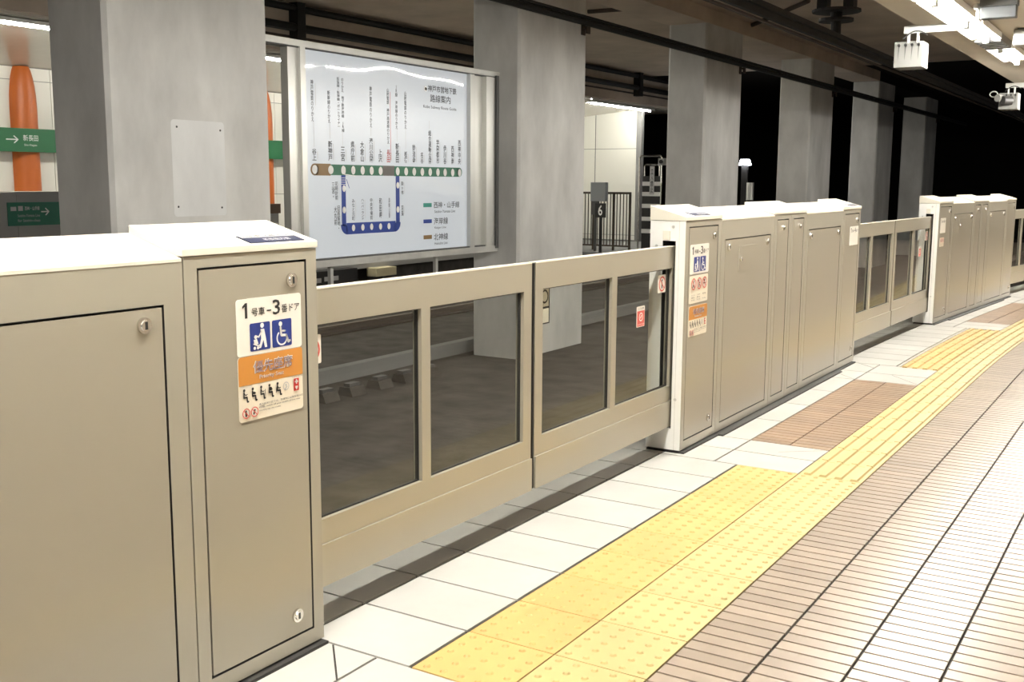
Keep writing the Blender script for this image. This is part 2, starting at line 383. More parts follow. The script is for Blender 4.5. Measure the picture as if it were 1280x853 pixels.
# ------------------------------------------------------------------ gate housing (local x = 0 on the line x = -1.44, y from 0 to 11.5)
FX, BX = 0.33, -0.325
SEG = [('box',0,1.65),('main',1.65,4.63),('mid',4.63,5.72),('mid',5.72,6.80),('main',6.80,9.85),('box',9.85,11.5)]
TOPS = {'box': (4.03, 4.03), 'main': (4.02, 4.215), 'mid': (4.03, 4.22)}
def lock(parent, x, y, z, r=.068):
    b = MB(); b.cyl((x-.03,y,z),(x+.022,y,z), r, CHROME, 20); b.cyl((x+.02,y,z),(x+.034,y,z), r*.72, CHROME, 18, r*.62)
    b.box(x+.03, x+.037, y-.010, y+.014, z-.032, z+.032, DARKSLOT)
    return tag(b.build('lock', parent, smooth=False), 'round chrome key lock')
def housing(label, loc, rz, group):
    root = empty('platform_gate_housing', label, 'platform gate', loc, rz, group)
    body = MB()
    for k, (kind, a, c) in enumerate(SEG):
        g = 0.008; ya, yb = a+g, c-g; zf, zb = TOPS[kind]
        ins = {'box': .15, 'main': .215, 'mid': .17}[kind]; ztop = 3.65 if kind == 'main' else 3.93
        if k in (0, 5): body.box(FX-.115, FX-.004, ya-.004 if k == 0 else yb, ya if k == 0 else yb+.004, .052, zf, ENDP)
        body.frame((ya, yb, .05, zf), [(ya+ins-g, yb-ins+g, .20, ztop)], FX-.12, FX, PAINT, DARKSLOT, depth=.10)
        zq = zf + (zb-zf)*.12/(FX-BX) - .003
        if k in (0, 5):
            # end boxes carry a slot that the sliding door runs into
            yo, yi = (ya, yb) if k == 0 else (yb, ya)
            sd = 1 if k == 0 else -1
            xs = [BX, -.09, .15, FX-.12]; zs = [.05, .43, 3.69, zf]
            for i in range(3):
                for j in range(3):
                    if i == 1 and j == 1: continue
                    body.add([(xs[i],yo,zs[j]),(xs[i+1],yo,zs[j]),(xs[i+1],yo,zs[j+1]),(xs[i],yo,zs[j+1])], [(0,1,2,3)] if sd > 0 else [(3,2,1,0)], ENDP)
            yp = yo + sd*.5
            q = [(-.09,yo,.43),(.15,yo,.43),(.15,yo,3.69),(-.09,yo,3.69)]; r = [(x, yp, z) for x, _, z in q]
            body.add(q + r, [(0,1,5,4),(1,2,6,5),(2,3,7,6),(3,0,4,7),(4,5,6,7)], DGREY)
            xa, xb_ = BX, FX-.12
            body.add([(xa,yo,.05),(xb_,yo,.05),(xb_,yi,.05),(xa,yi,.05),(xa,yo,zf),(xb_,yo,zf),(xb_,yi,zf),(xa,yi,zf)],
                     [(0,3,2,1),(4,5,6,7),(3,0,4,7),(2,3,7,6)], PAINT)
            body.box(-.08, .05, yo-sd*.03 if sd > 0 else yo, yo if sd > 0 else yo-sd*.03, 3.70, 3.86, LID_LIT)
            for sx, sz in ((.10,3.93),(-.27,.42),(.22,.95),(-.2,3.6)):
                body.cyl((sx,yo,sz),(sx,yo-sd*.012,sz), .028, STEEL, 10)
        else:
            body.prism_y([(BX,.05),(FX-.12,.05),(FX-.12,zq),(BX,zb)], ya, yb, PAINT)
            body.add([(FX-.12,ya,zf),(FX,ya,zf),(FX,yb,zf),(FX-.12,yb,zf),(FX-.12,ya,zq+.003),(FX-.12,yb,zq+.003)], [(1,2,5,4),(0,1,4),(2,3,5)], PAINT)
    body.box(BX+.04, FX-.14, .7, 10.8, .06, 3.9, DGREY)
    body.build('housing_body', root)
    # sloping lids over the two end boxes and the middle
    for a, c, zl, zr in ((-.005, 1.66, 4.10, 4.285), (4.625, 6.805, 4.09, 4.285), (9.84, 11.505, 4.10, 4.285)):
        b = MB(); b.prism_y([(BX-.005,4.036),(FX+.012,4.036),(FX+.012,zl),(BX-.005,zr)], a, c, LID_LIT)
        if zl < 4.1: b.v = [(x, y, z if z > 4.05 or x > 0 else 4.2) for x, y, z in b.v]
        b.build('lid', root, bevel=.006)
    for a, c in ((1.665, 4.62), (6.81, 9.835)):
        b = MB(); b.prism_y([(BX-.003,4.19),(FX+.004,3.995),(FX+.004,4.022),(BX-.003,4.218)], a, c, LID_LIT); b.build('lid', root)  # pale plate added so the main tops look brightly lit
    for k, (kind, a, c) in enumerate(SEG):
        ins = {'box': .15, 'main': .215, 'mid': .17}[kind]; ztop = 3.65 if kind == 'main' else 3.93
        pa, pb, za, zb = a+ins+.022, c-ins-.022, .222, ztop-.022
        b = MB(); b.frame((pa, pb, za, zb), [], FX-.09, FX-.001, PANEL)
        p = b.build('access_panel', root, bevel=.006)
        if kind == 'box': lock(p, FX, pb-.19, 3.745); lock(p, FX, pb-.22, .42)
        elif kind == 'main':
            lock(p, FX, pb-.19, 3.5); lock(p, FX, pa+.15, 3.5)
            if k == 1:
                b = MB(); b.frame((a+.95, a+2.0, 3.0, 3.49), [], FX-.01, FX+.008, PANEL)
                h = b.build('inspection_hatch', p, bevel=.006); lock(h, FX+.008, a+1.02, 3.24, .045)
        else: lock(p, FX, (a+c)/2 + (.02 if k == 2 else .08), 3.75, .055)
    b = MB(); b.box(BX+.02, FX+.07, .02, 1.66, 0, .03, BLACK); b.box(BX+.02, FX+.16, 1.66, 9.84, 0, .03, BLACK); b.box(BX+.02, FX+.07, 9.84, 11.48, 0, .03, BLACK)
    b.box(BX+.03, FX-.03, .05, 11.45, .028, .06, BLACK)
    b.build('base_strip', root)
    return root
def lid_sticker(root, y0, y1):
    sl = (4.285-4.10)/(FX-BX+.017); z = lambda x: 4.10 + sl*(FX+.012-x)
    b = MB(); xa, xb = FX-.02, FX-.21
    b.add([(xa,y0,z(xa)+.001),(xa,y1,z(xa)+.001),(xb,y1,z(xb)+.001),(xb,y0,z(xb)+.001),(xa,y0,z(xa)+.008),(xa,y1,z(xa)+.008),(xb,y1,z(xb)+.008),(xb,y0,z(xb)+.008)],
          [(4,5,6,7),(0,1,5,4),(1,2,6,5),(2,3,7,6),(3,0,4,7)], mat('lid_sticker_navy', (0.03,0.035,0.07), .4))
    s = tag(b.build('lid_sticker', root), 'dark navy information sticker')
    b = MB(); d = Draw((xa, y0, z(xa)+.008), (0, y1-y0, 0), (xb-xa, 0, z(xb)-z(xa)), b)
    d.rect(.02, .66, .98, .95, LGREY); d.text('1号車 3番ドア', .06, .70, .94, .93, INK, 2); d.text('新長田方面', .30, .12, .78, .42, WHITE, 2)
    b.build('lettering', s)

def place(y0, y1, x=-1.44):
    a = Vector(bend(x, y0)); b = Vector(bend(x, y1)); d = b - a
    return a, -math.atan2(d.x, d.y)
PER = 20.62
GH = 'gate housings along the platform edge'
starts = [-11.5, 9.12, 29.74, 50.3]
labels = ['nearest cream gate housing, cut by the left edge of the photo, large sticker',
          'long cream gate housing in the middle with a prohibition sticker between two others',
          'farther cream gate housing standing past the second door opening, reflecting the floor',
          'last cream gate housing, only its corner visible at the right edge of the photo']
H = []
for k, ys in enumerate(starts):
    a, r = place(ys, ys+11.5)
    h = housing(labels[k], a, r, GH); H.append(h)
number_sticker(H[0], FX, 11.5-1.07, 3.095); priority_sticker(H[0], FX, 11.5-1.07, 2.49); lid_sticker(H[0], 10.66, 11.36)
number_sticker(H[1], FX, .22, 3.11, w=.84, h=.51); ban_sticker(H[1], FX, .22, 2.60); priority_sticker(H[1], FX, .22, 2.02, h=.53)
lid_sticker(H[1], .45, 1.15); lid_sticker(H[1], 10.6, 11.3)
number_sticker(H[1], FX, 10.5, 3.12, '1', '4', False, w=.80, h=.48)
number_sticker(H[2], FX, .22, 3.05, '1', '4', False, w=.62, h=.50); ban_sticker(H[2], FX, .24, 2.60, w=.5, h=.3)

# ------------------------------------------------------------------ sliding doors (local y from 0 at the near end of the opening)
GD = 'sliding doors between the gate housings'
def door(root_label, loc, rz, side, extra):
    root = empty('sliding_door', root_label, 'platform door', loc, rz, GD)
    F, Bk = .095, -.03
    if side == 0: ya, yb, panes, seal = -.15, 4.47, [(-.02,2.0),(2.17,4.27)], (4.46, 4.505)
    else: ya, yb, panes, seal = 4.57, 9.27, [(4.77,6.87),(7.04,9.14)], (4.53, 4.575)
    b = MB(); b.frame((ya, yb, .915, 3.60), [(p, q, 1.18, 3.23) for p, q in panes], Bk, F, ALU)
    b.build('door_frame', root, bevel=.006)
    b = MB(); b.box(Bk, F+.004, ya, yb, 3.59, 3.605, LID_LIT); b.build('top_cap', root)  # pale strip added so the door's top edge looks lit
    b = MB(); b.frame((ya, yb, .46, .914), [], Bk, F+.025, ALU); b.build('lower_panel', root, bevel=.008)
    for p, q in panes:
        b = MB(); b.box(.012, .036, p+.012, q-.012, 1.19, 3.22, GLASS); tag(b.build('glass_pane', root), 'clear glass pane')
        b = MB(); b.frame((p, q, 1.18, 3.23), [(p+.022, q-.022, 1.198, 3.21)], .005, .045, BLACK); b.build('gasket', root)
    b = MB(); b.box(Bk-.01, F-.012, *seal, .47, 3.59, BLACK); b.build('rubber_seal', root)
    gx = .0365
    if side == 0 and extra: glass_ban(root, gx, .045, 2.82)
    if side == 1 and extra:
        glass_ban(root, gx, 8.68, 2.83); glass_red(root, gx, 7.88, 2.335)
    if side == 1 and extra == 2:
        p = plate('number_plate_sticker', root, .004, 4.74, 2.715, 5.10, 3.225, STICK, r=.02)
        tag(p, 'white sticker with black border and ring, half hidden by the frame')
        bb = MB(); d = Draw((.0102, 4.74, 2.715), (0, .36, 0), (0, 0, .36), bb, .0008); Hh = .51/.36
        d.rect(.93, 0, 1.0, Hh, INK); d.rect(0, 0, 1, .05, INK); d.rect(0, .60, 1, .68, INK); d.ring(.62, 1.07, .27, .07, INK)
        bb.build('pictogram', p)
    return root
dl = ['nearest sliding glass door, beside the housing with the priority seat sticker',
      'sliding glass door closing against the middle housing, below the concrete pillar and fence',
      'nearer leaf of the second pair of sliding doors, just past the middle housing',
      'farther leaf of the second pair of sliding doors, touching the third housing',
      'nearer leaf of the third pair of sliding doors, at the right edge of the photo',
      'farther leaf of the third pair of sliding doors, meeting the last housing']
for k, y0 in enumerate((0.0, PER, 2*PER)):
    a, r = place(y0, y0+9.12)
    door(dl[2*k], a, r, 0, 1 if k < 2 else 0); door(dl[2*k+1], a, r, 1, 2 if k == 0 else (1 if k == 1 else 0))

# ------------------------------------------------------------------ floor and paving
YN, YF = -34.0, 88.0
def strip(mb, x0, x1, y0, y1, z0, z1, m, n=None):
    n = n or max(1, int((y1-y0)/2))
    for i in range(n): mb.box(x0, x1, y0+(y1-y0)*i/n, y0+(y1-y0)*(i+1)/n, z0, z1, m)
def tile(mb, x0, x1, y0, y1, m, g=.016, z=0.0):
    mb.add([(x0+g,y0+g,z),(x1-g,y0+g,z),(x1-g,y1-g,z),(x0+g,y1-g,z),(x0+g,y0+g,-.03),(x1-g,y0+g,-.03),(x1-g,y1-g,-.03),(x0+g,y1-g,-.03)],
           [(0,1,2,3),(0,4,5,1),(1,5,6,2),(2,6,7,3),(3,7,4,0)], m)
b = MB(); strip(b, -2.2, 8.5, YN, YF, -3.7, -.025, GROUT, 36)
struct(b, 'floor', xf=bend)
wt = MB(); yt = MB(); st = MB(); sb = MB()
def white_cell(x0, x1, ya, yb):
    y = ya
    while y < yb-.05:
        tile(wt, x0, x1, y, min(y+1, yb), WHITE_TILE); y += 1
for k in range(-1, 4):
    o = k*PER
    white_cell(-2.18, -1.425, max(o, -20), min(o+PER, YF)); white_cell(-1.40, -.02 if k == 0 else .0, o, o+9.0) if o > YN-12 else None
    if k < 0: continue
for k in range(-1, 4):
    o = k*PER
    if k != 0: white_cell(0, .11, o, o+9.0)
    # white border frame and brown inset in front of each housing
    for (x0, x1, y0, y1) in ((-1.40,-.42,9.0,9.93),(-.42,1.03,9.0,9.93),(-1.40,-.42,9.93,10.8),(-.42,1.03,9.93,10.8),
                             (-1.40,-.42,18.12,19.3),(-.42,1.03,18.12,19.3),(-1.40,-.42,19.3,20.62),(-.42,1.03,19.3,20.62)):
        tile(wt, x0, x1, o+y0, o+y1, WHITE_TILE)
    for j in range(4): tile(wt, -1.40, -.42, o+10.8+j*1.83, o+10.8+(j+1)*1.83, WHITE_TILE)
    n = 33
    for c in range(2):
        for j in range(n): tile(sb, -.42+c*.725, -.42+(c+1)*.725, o+10.8+j*7.32/n, o+10.8+(j+1)*7.32/n, SLATB, .011)
def dots(x0, y0, m):
    for i in range(5):
        for j in range(5):
            cx, cy = x0+.1+.2*i, y0+.1+.2*j; n = 8
            v = [(cx+.042*math.cos(2*PI*t/n), cy+.042*math.sin(2*PI*t/n), -.001) for t in range(n)] + \
                [(cx+.024*math.cos(2*PI*t/n), cy+.024*math.sin(2*PI*t/n), .017) for t in range(n)]
            yt.add(v, [tuple(range(n, 2*n))] + [(t, (t+1) % n, (t+1) % n+n, t+n) for t in range(n)], m)
def bars(x0, y0, y1, m):
    for i in range(4):
        c = x0+.13+.247*i; a, e = y0+.012, y1-.012
        yt.add([(c-.062,a,-.001),(c+.062,a,-.001),(c+.062,e,-.001),(c-.062,e,-.001),(c-.045,a+.01,.03),(c+.045,a+.01,.03),(c+.045,e-.01,.03),(c-.045,e-.01,.03)],
               [(4,5,6,7),(0,1,5,4),(1,2,6,5),(2,3,7,6),(3,0,4,7)], m)
for j in range(9):
    tile(yt, 0, 1.03, j, j+1, YELLOW, .008); tile(yt, 1.03, 2.04, j, j+1, YELLOW_L, .008)
    dots(.015, j, YELLOW); dots(1.035, j, YELLOW_L)
y = 9.0
while y < YF-1: tile(yt, 1.03, 2.04, y, y+1, YELLOW_L, .006); bars(1.035, y, y+1, YELLOW_L); y += 1
y = -1.0
while y > -12: tile(yt, 1.03, 2.04, y, y+1, YELLOW_L, .006); bars(1.035, y, y+1, YELLOW_L); y -= 1
for y in range(9):
    for o in (PER-.12, 2*PER, 3*PER):
        tile(yt, .11, 1.03, o+y, o+y+1, YELLOW, .006); bars(.09, o+y, o+y+1, YELLOW)
x = 2.04; c = 0
while x < 8.3:
    y = -12 + (.05 if c % 2 else 0)
    while y < YF: tile(st, x, x+.79, y, y+.22, SLAT, .015); y += .22
    x += .79; c += 1
struct(wt, 'trim_1', xf=bend)['label'] = 'white stone paving tiles along the platform edge'
struct(yt, 'trim_2', xf=bend)['label'] = 'yellow tactile paving with domes and guide bars'
struct(st, 'trim_3', xf=bend)['label'] = 'beige ribbed slat tiles of the platform'
struct(sb, 'trim_4', xf=bend)['label'] = 'brown slat tile insets in front of the gate housings'
b = MB()                                                # mitred joints of the white border, cut as dark grout lines
def joint(x0, y0, x1, y1, w=.02):
    d = Vector((x1-x0, y1-y0)); d.normalize(); nx, ny = -d.y*w/2, d.x*w/2
    b.add([(x0-nx,y0-ny,.0015),(x1-nx,y1-ny,.0015),(x1+nx,y1+ny,.0015),(x0+nx,y0+ny,.0015)], [(0,1,2,3)], GROUT)
for o in (-PER, 0, PER):
    joint(-.98, o+20.6, -.42, o+20.02); joint(.3, o+10.2, 1.02, o+10.8, .012); joint(-.95, o+18.7, -.42, o+18.12, .012); joint(1.02, o+18.2, .2, o+19.2, .012)
struct(b, 'trim_5', xf=bend)['label'] = 'mitred joints in the white paving'

# ------------------------------------------------------------------ near ceiling, rear wall, tunnel
b = MB(); strip(b, -1.1, 14, YN, YF, 9.25, 9.6, SOFFIT, 40); strip(b, -1.1, -.8, YN, YF, 9.6, 15.5, TUNNEL, 40)
struct(b, 'ceiling', xf=bend_ceiling)
b = MB(); strip(b, 8.3, 8.6, YN, YF, -.02, 9.25, WALLM, 40); struct(b, 'wall_right', xf=bend)
b = MB(); b.box(-60, 20, YN, 96, 15.5, 16.2, TUNNEL); b.box(-60, 20, 96, 175, 15.5, 16.2, UNLIT)  # far stretch darkened in colour to read as unlit
b.box(-23.0, -20.35, YN, 102, 14.6, 15.5, TUNNEL); b.box(-23.0, -20.35, 102, 175, 14.6, 15.5, UNLIT)
struct(b, 'ceiling')
b = MB(); b.box(-60, -.5, YN, 175, -4.4, -3.7, BED); struct(b, 'floor')
b = MB(); b.box(-24.1, -23.6, YN, 175, -3.7, -3.1, GREYWALL); struct(b, 'trim_6')['label'] = 'low concrete kerb behind the pillars'
b = MB(); strip(b, -2.2, -1.9, YF, 175, -3.7, 15.5, UNLIT, 60); struct(b, 'wall_near', xf=bend)
b = MB(); b.box(-60,20,175,176,-4.4,16.2,UNLIT); struct(b, 'wall_far')  # added dark screen, keeps world light out of the far end
b = MB(); b.box(-61,-60,99.7,175,-4.4,16.2,UNLIT); struct(b, 'wall_left')  # added dark screen, hides world light past the far platform

# pillars between the tracks
PL = ['concrete pillar nearest on the left, with a pale repaired rectangle on its face',
      'concrete pillar right of the route map board', 'concrete pillar behind the middle housing, third from the left',
      'fourth concrete pillar, above the far end of the middle housing', 'dim concrete pillar standing in the dark, fifth from the left',
      'farthest barely lit concrete pillar, in the dark tunnel']
CL = [MB() for _ in range(6)]
for k in range(6):
    y = 12.55 + 22.4*k
    b = MB()
    c = .12
    pts = [(-22.95+c,y),(-20.35-c,y),(-20.35,y+c),(-20.35,y+6.45-c),(-20.35-c,y+6.45),(-22.95+c,y+6.45),(-22.95,y+6.45-c),(-22.95,y+c)]
    zt_ = 14.6
    b.add([(px_,py_,-3.7) for px_,py_ in pts] + [(px_,py_,zt_) for px_,py_ in pts], [tuple(range(7,-1,-1)), tuple(range(8,16))] + [(i,(i+1)%8,(i+1)%8+8,i+8) for i in range(8)], CONC)
    p = tag(b.build('concrete_pillar'), PL[k], 'pillar', 'concrete pillars between the tracks')
    if k == 0:
        q = plate('repair_patch', p, -20.352, 14.78, 3.55, 16.92, 6.5, PATCH, .004, .12); tag(q, 'pale rectangular repaired patch with four screw holes')
        b = MB()
        for py_, pz in ((15.0,6.28),(16.75,6.24),(14.95,3.85),(16.72,3.80)): b.cyl((-20.345,py_,pz),(-20.338,py_,pz), .035, DARKSLOT, 8)
        b.build('screw_hole', q)
    # conduit clamp on the face
    b = CL[k]; yc = y+6.0; b.box(-20.34,-20.02,yc-.18,yc+.18,12.25,12.35,RUST); b.box(-20.34,-20.28,yc-.18,yc+.18,11.95,12.95,RUST)
    b.box(-20.08,-20.0,yc-.18,yc+.18,12.0,12.35,RUST)
b = MB(); b.cyl((-20.15,YN,12.55),(-20.15,150,12.55),.16,CABLE,10); b.cyl((-20.12,YN,12.80),(-20.12,150,12.80),.09,CABLE,8)
pp = tag(b.build('black_pipe'), 'black pipe running along the pillars near the tunnel ceiling', 'pipe')
for q in CL: q.build('clamp', pp)
for k, yb in enumerate((22.6, 24.15, 25.9, 27.55, 29.2)):
    b = MB(); b.prism_y([(-21.8,-3.7),(-21.0,-3.7),(-21.15,-3.35),(-21.65,-3.35)], yb-.42, yb+.42, BED); b.box(-21.55,-21.25,yb-.3,yb+.3,-3.35,-3.22,DGREY)
    tag(b.build('concrete_block'), ('nearest','second','third','fourth','farthest')[k] + ' of the low concrete blocks in a row on the track bed', 'block', 'blocks on the track bed')
# rails
for k, (x, lab) in enumerate(((-5.1,'near rail of the near track'),(-9.9,'far rail of the near track'),(-33.2,'near rail of the far track'),(-38.0,'far rail of the far track'))):
    b = MB(); b.prism_y([(x-.22,-3.7),(x+.22,-3.7),(x+.22,-3.65),(x+.04,-3.58),(x+.04,-3.38),(x+.11,-3.33),(x+.11,-3.2),(x-.11,-3.2),(x-.11,-3.33),(x-.04,-3.38),(x-.04,-3.58),(x-.22,-3.65)], YN, 150, RAILM)
    tag(b.build('steel_rail'), lab + ', dark steel on the track bed', 'rail', 'track rails')
# overhead conductor and its insulator
b = MB(); b.box(-7.95,-7.45,YN,130,10.95,11.15,CABLE); b.box(-7.78,-7.62,YN,130,10.7,10.95,CABLE); b.box(-8.05,-7.95,YN,130,10.62,10.72,RUST)
tag(b.build('overhead_conductor'), 'dark overhead conductor bar hanging above the near track', 'conductor bar')
b = MB(); b.cyl((-7.7,40.9,11.15),(-7.7,40.9,11.7),.22,CABLE,12); b.cyl((-7.7,40.9,11.7),(-7.7,40.9,11.82),.75,CABLE,16); b.cyl((-7.7,40.9,11.82),(-7.7,40.9,12.1),.25,CABLE,12)
ins = empty('insulator_hanger', 'black insulator hanger holding the conductor bar from the ceiling', 'insulator', (0,0,0))
b.build('insulator', ins)
b = MB(); b.cyl((-7.7,40.9,12.1),(-7.7,40.9,12.2),1.05,CABLE,16); b.box(-8.5,-8.05,40.6,41.2,12.2,15.5,CABLE); b.box(-7.35,-6.9,40.6,41.2,12.2,15.5,CABLE); b.box(-8.5,-6.9,40.6,41.2,12.9,15.5,CABLE)
b.build('hanger_bracket', ins)
for k, (p, q) in enumerate((((-27.3,54.5,15.42),(-22.9,54.8,15.42)),((-20.3,65.3,15.42),(-14.1,57.5,15.42)))):
    b = MB(); b.cyl(p, q, .16, RUST, 8)
    tag(b.build('ceiling_conduit'), ('short rusty conduit on the tunnel ceiling between the second and third pillars','rusty conduit crossing the tunnel ceiling above the near track')[k], 'conduit')

# ------------------------------------------------------------------ fluorescent luminaires over the platform edge
LG = 'fluorescent luminaires above the platform edge'
def luminaire(label, y0, y1, x0=.05, x1=.87, z=9.25, bent=True, tube=TUBE, group=LG, name='fluorescent_luminaire'):
    bent = bend if bent is True else bent
    a = Vector(bent((x0+x1)/2, y0) if bent else ((x0+x1)/2, y0, 0)); e = Vector(bent((x0+x1)/2, y1) if bent else ((x0+x1)/2, y1, 0)); d = e-a
    root = empty(name, label, 'ceiling light', (a.x, a.y, z), -math.atan2(d.x, d.y), group)
    L = d.length; w = (x1-x0)/2
    b = MB(); b.prism_y([(-w*.6,0),(-w-.02,-.06),(-w-.02,-.235),(-w,-.235),(-w*.3,-.17),(w*.3,-.17),(w,-.235),(w+.02,-.235),(w+.02,-.06),(w*.6,0)][::-1], 0, L, LAMPW); b.build('reflector', root)
    b = MB(); b.cyl((0,.1,-.27),(0,L-.1,-.27),.065,tube,8); b.build('tube', root)
    for q in (.03, L-.09): b = MB(); b.box(-.08,.08,q,q+.06,-.35,-.15,LAMPW); b.build('lamp_holder', root)
    return root
ys = [(-32.0,-27.9),(-27.0,-22.9),(-22.0,-17.9),(-16.0,-11.9),(-11.0,-6.9),(-6.2,-2.1),(-1.4,2.7),(3.0,7.1),(7.4,11.5),(11.8,15.8),(16.0,20.0)]
for k, (a, c) in enumerate(ys): luminaire('fluorescent luminaire out of view above the platform edge', a, c)
luminaire('nearest visible fluorescent luminaire, left of the white bracket post', 20.25, 24.35, bent=False)
luminaire('fluorescent luminaire just right of the white bracket post', 24.65, 28.1, bent=False)
luminaire('fluorescent luminaire farther along, at the right edge of the photo', 31.0, 35.1, bent=False)
luminaire('fluorescent luminaire above the far door pair, hidden at the photo edge', 35.6, 39.7, bent=True)
luminaire('second most distant fluorescent luminaire, beside the farther sensor box', 40.1, 44.2, bent=True)
luminaire('most distant fluorescent luminaire, past the farther sensor box', 44.8, 48.9, z=9.235, bent=True)
for k in range(7): luminaire('fluorescent luminaire beyond the right photo edge, far along the platform', 49.6+4.6*k, 53.7+4.6*k, z=9.235, bent=bend)
b = MB(); b.box(.1,.8,28.25,30.85,9.02,9.25,mat('duct_metal',(.2,.19,.17),.4,.5))
for k in range(5): b.box(.08,.82,28.4+.5*k,28.6+.5*k,8.97,9.02,GREYBOX)
tag(b.build('cable_duct'), 'short metal duct with cross straps between two luminaires', 'duct')

# sensor boxes on brackets
def sensor(label, y, loop):
    a = (0, y, 0); root = empty('sensor_box', label, 'sensor', (a[0], a[1], 0), 0, 'sensor boxes hung on brackets')
    b = MB()
    b.prism_y([(-1.38,7.93),(-.60,7.93),(-.62,8.65),(-1.40,8.65)], 0, .75, SENSB)
    b.v = [(x*.97-.03 if (yy > .5 and z < 8.2) else x, yy-(.08 if z < 8.2 and yy < .1 else 0), z) for x, yy, z in b.v]
    b.build('box', root, bevel=.02)
    for k in range(4):
        c = -1.27+.18*k
        b = MB(); b.cyl((c,-.05,8.56),(c,.02,8.53),.04,INK,10); b.add([(c-.02,-.02,8.50),(c+.02,-.02,8.50),(c,-.075,8.1)], [(0,1,2),(2,1,0)], DGREY)
        tag(b.build('lens', root), 'small black lens')
    b = MB(); b.box(-1.15,.33,-.05,.05,8.86,9.05,BOXW); b.box(-1.15,.33,-.05,.12,9.03,9.06,BOXW); b.box(.17,.27,-.06,.06,8.86,9.25,BOXW)
    b.box(-1.05,-.99,-.03,.03,8.6,8.9,STEEL); b.box(-.80,-.74,-.03,.03,8.6,8.9,STEEL); b.build('bracket', root)
    b = MB(); pts = [(-1.15+.08*i,-.07,8.72+.20*math.sin(i*.35)) for i in range(9)]; b.tube(pts,.02,CABLE,6); b.build('cable', root)
    if loop:
        b = MB(); pts = [(-1.6+.16*math.cos(t*PI/8), -.1, 8.6+.12*math.sin(t*PI/8)) for t in range(17)]; b.tube(pts,.025,BOXW,6); b.build('cable_loop', root)
        b = MB(); b.cyl((-1.42,-.25,8.42),(-1.30,-.05,8.42),.16,BOXW,14); b.cyl((-1.2,-.3,8.3),(-.9,.0,8.3),.2,INK,14); b.build('camera', root)
sensor('white box with four black lenses hanging on a bracket at the upper right', 24.5, False)
sensor('farther white sensor box with a looped cable at the right edge of the photo', 44.5, True)
ro = empty('hanging_sign', 'grey hanging sign box with dark top at the upper right corner', 'sign', (1.6,22,0))
b = MB(); b.box(-.38,.45,0,.3,8.78,9.08,mat('blue_grey_sign',(.05,.056,.06),.35)); b.build('sign_box', ro, bevel=.02)
b = MB(); b.box(-.4,.47,-.02,.32,9.08,9.25,DGREY); b.build('mounting', ro)
b = MB(); b.cyl((-.44,.1,8.78),(-.44,.1,9.05),.05,BOXW,10); b.cyl((-.5,.0,9.1),(-.38,.2,9.1),.08,STEEL,10); b.build('fitting', ro)
ro = empty('speaker_box', 'white box below the ceiling, right of the luminaires and at the photo edge', 'speaker', bend(1.6,27.8))
b = MB(); b.prism_y([(-.5,8.75),(.55,8.75),(.55,9.2),(-.5,9.2)],0,.6,BOXW); b.build('cabinet', ro, bevel=.03)
b = MB(); b.box(-.4,.4,.05,.5,9.2,9.25,DGREY); b.build('mounting', ro)

# ------------------------------------------------------------------ route map board between the first two pillars
bd = empty('route_map_board', 'large steel-framed white subway route map between the first two pillars', 'map board', (-21.5,28,-3.7))
def bl(mb, name, label=None, **k):
    o = mb.build(name, bd, xf=lambda x, y, z: (x+21.5, y-28, z+3.7), **k)
    if label: o['label'] = label
    return o
b = MB(); b.box(-21.72,-21.2,19.35,34.6,9.40,9.62,STEEL); b.box(-21.72,-21.28,19.35,34.6,9.36,9.40,DGREY); bl(b,'top_beam')
b = MB(); b.box(-21.7,-21.36,20.95,21.45,1.5,9.40,STEEL); b.box(-21.7,-21.22,21.45,21.72,1.5,9.44,STEEL); bl(b,'post')
b = MB(); b.box(-21.6,-21.2,32.22,32.55,1.7,9.36,STEEL); bl(b,'post')
b = MB(); b.box(-21.7,-21.45,32.55,33.5,1.7,9.36,STEEL); b.prism_y([(-21.7,1.7),(-21.2,1.7),(-21.2,9.36),(-21.7,9.36)],33.5,34.2,STEEL); b.box(-21.7,-21.1,34.2,34.4,1.6,9.45,DGREY); bl(b,'post')
b = MB(); b.box(-21.7,-21.15,21.6,34.4,1.46,1.72,STEEL); b.box(-21.7,-21.25,21.6,34.4,1.72,1.78,DGREY); bl(b,'bottom_rail')
for y in (23.1, 29.9):
    b = MB(); b.box(-21.6,-21.45,y,y+.16,.6,1.46,STEEL); bl(b,'lower_bracket')
b = MB(); b.box(-21.66,-21.40,21.74,32.22,1.78,9.36,MAPW); pan = bl(b,'map_panel','white glossy map panel with printed subway lines')
def pl(mb, name, label=None):
    o = mb.build(name, pan, xf=lambda x, y, z: (x+21.5, y-28, z+3.7))
    if label: o['label'] = label
mp = lambda mb: Draw((-21.40,0,0),(0,1,0),(0,0,1),mb,.006)
SX = [22.27,23.15,23.86,24.44,25.0,25.55,26.11,26.64,27.21,27.77,28.32,28.88,29.44,30.0,30.53,31.1,31.63]
b = MB(); d = mp(b)
d.disc(22.27,5.08,.22,BROWNL); d.rect(22.27,4.86,23.15,5.30,BROWNL); d.rect(23.15,4.88,26.25,5.28,DGREEN); d.rect(26.25,4.88,27.0,5.28,GREYL)
d.rect(27.0,4.87,31.63,5.27,DGREEN); d.disc(31.63,5.07,.2,DGREEN)
d.rect(23.74,2.95,23.99,4.88,BLUE); d.rect(27.08,2.95,27.33,4.87,BLUE); d.rect(24.0,2.62,27.05,3.06,BLUE)
d.ring(24.05,3.0,.38,.32,BLUE,1,10,180,270); d.ring(27.0,3.0,.38,.32,BLUE,1,10,270,360)
for yy in (4.78,4.7,4.62,4.54): d.line(23.74,yy,23.99,yy,.02,WHITE,2)
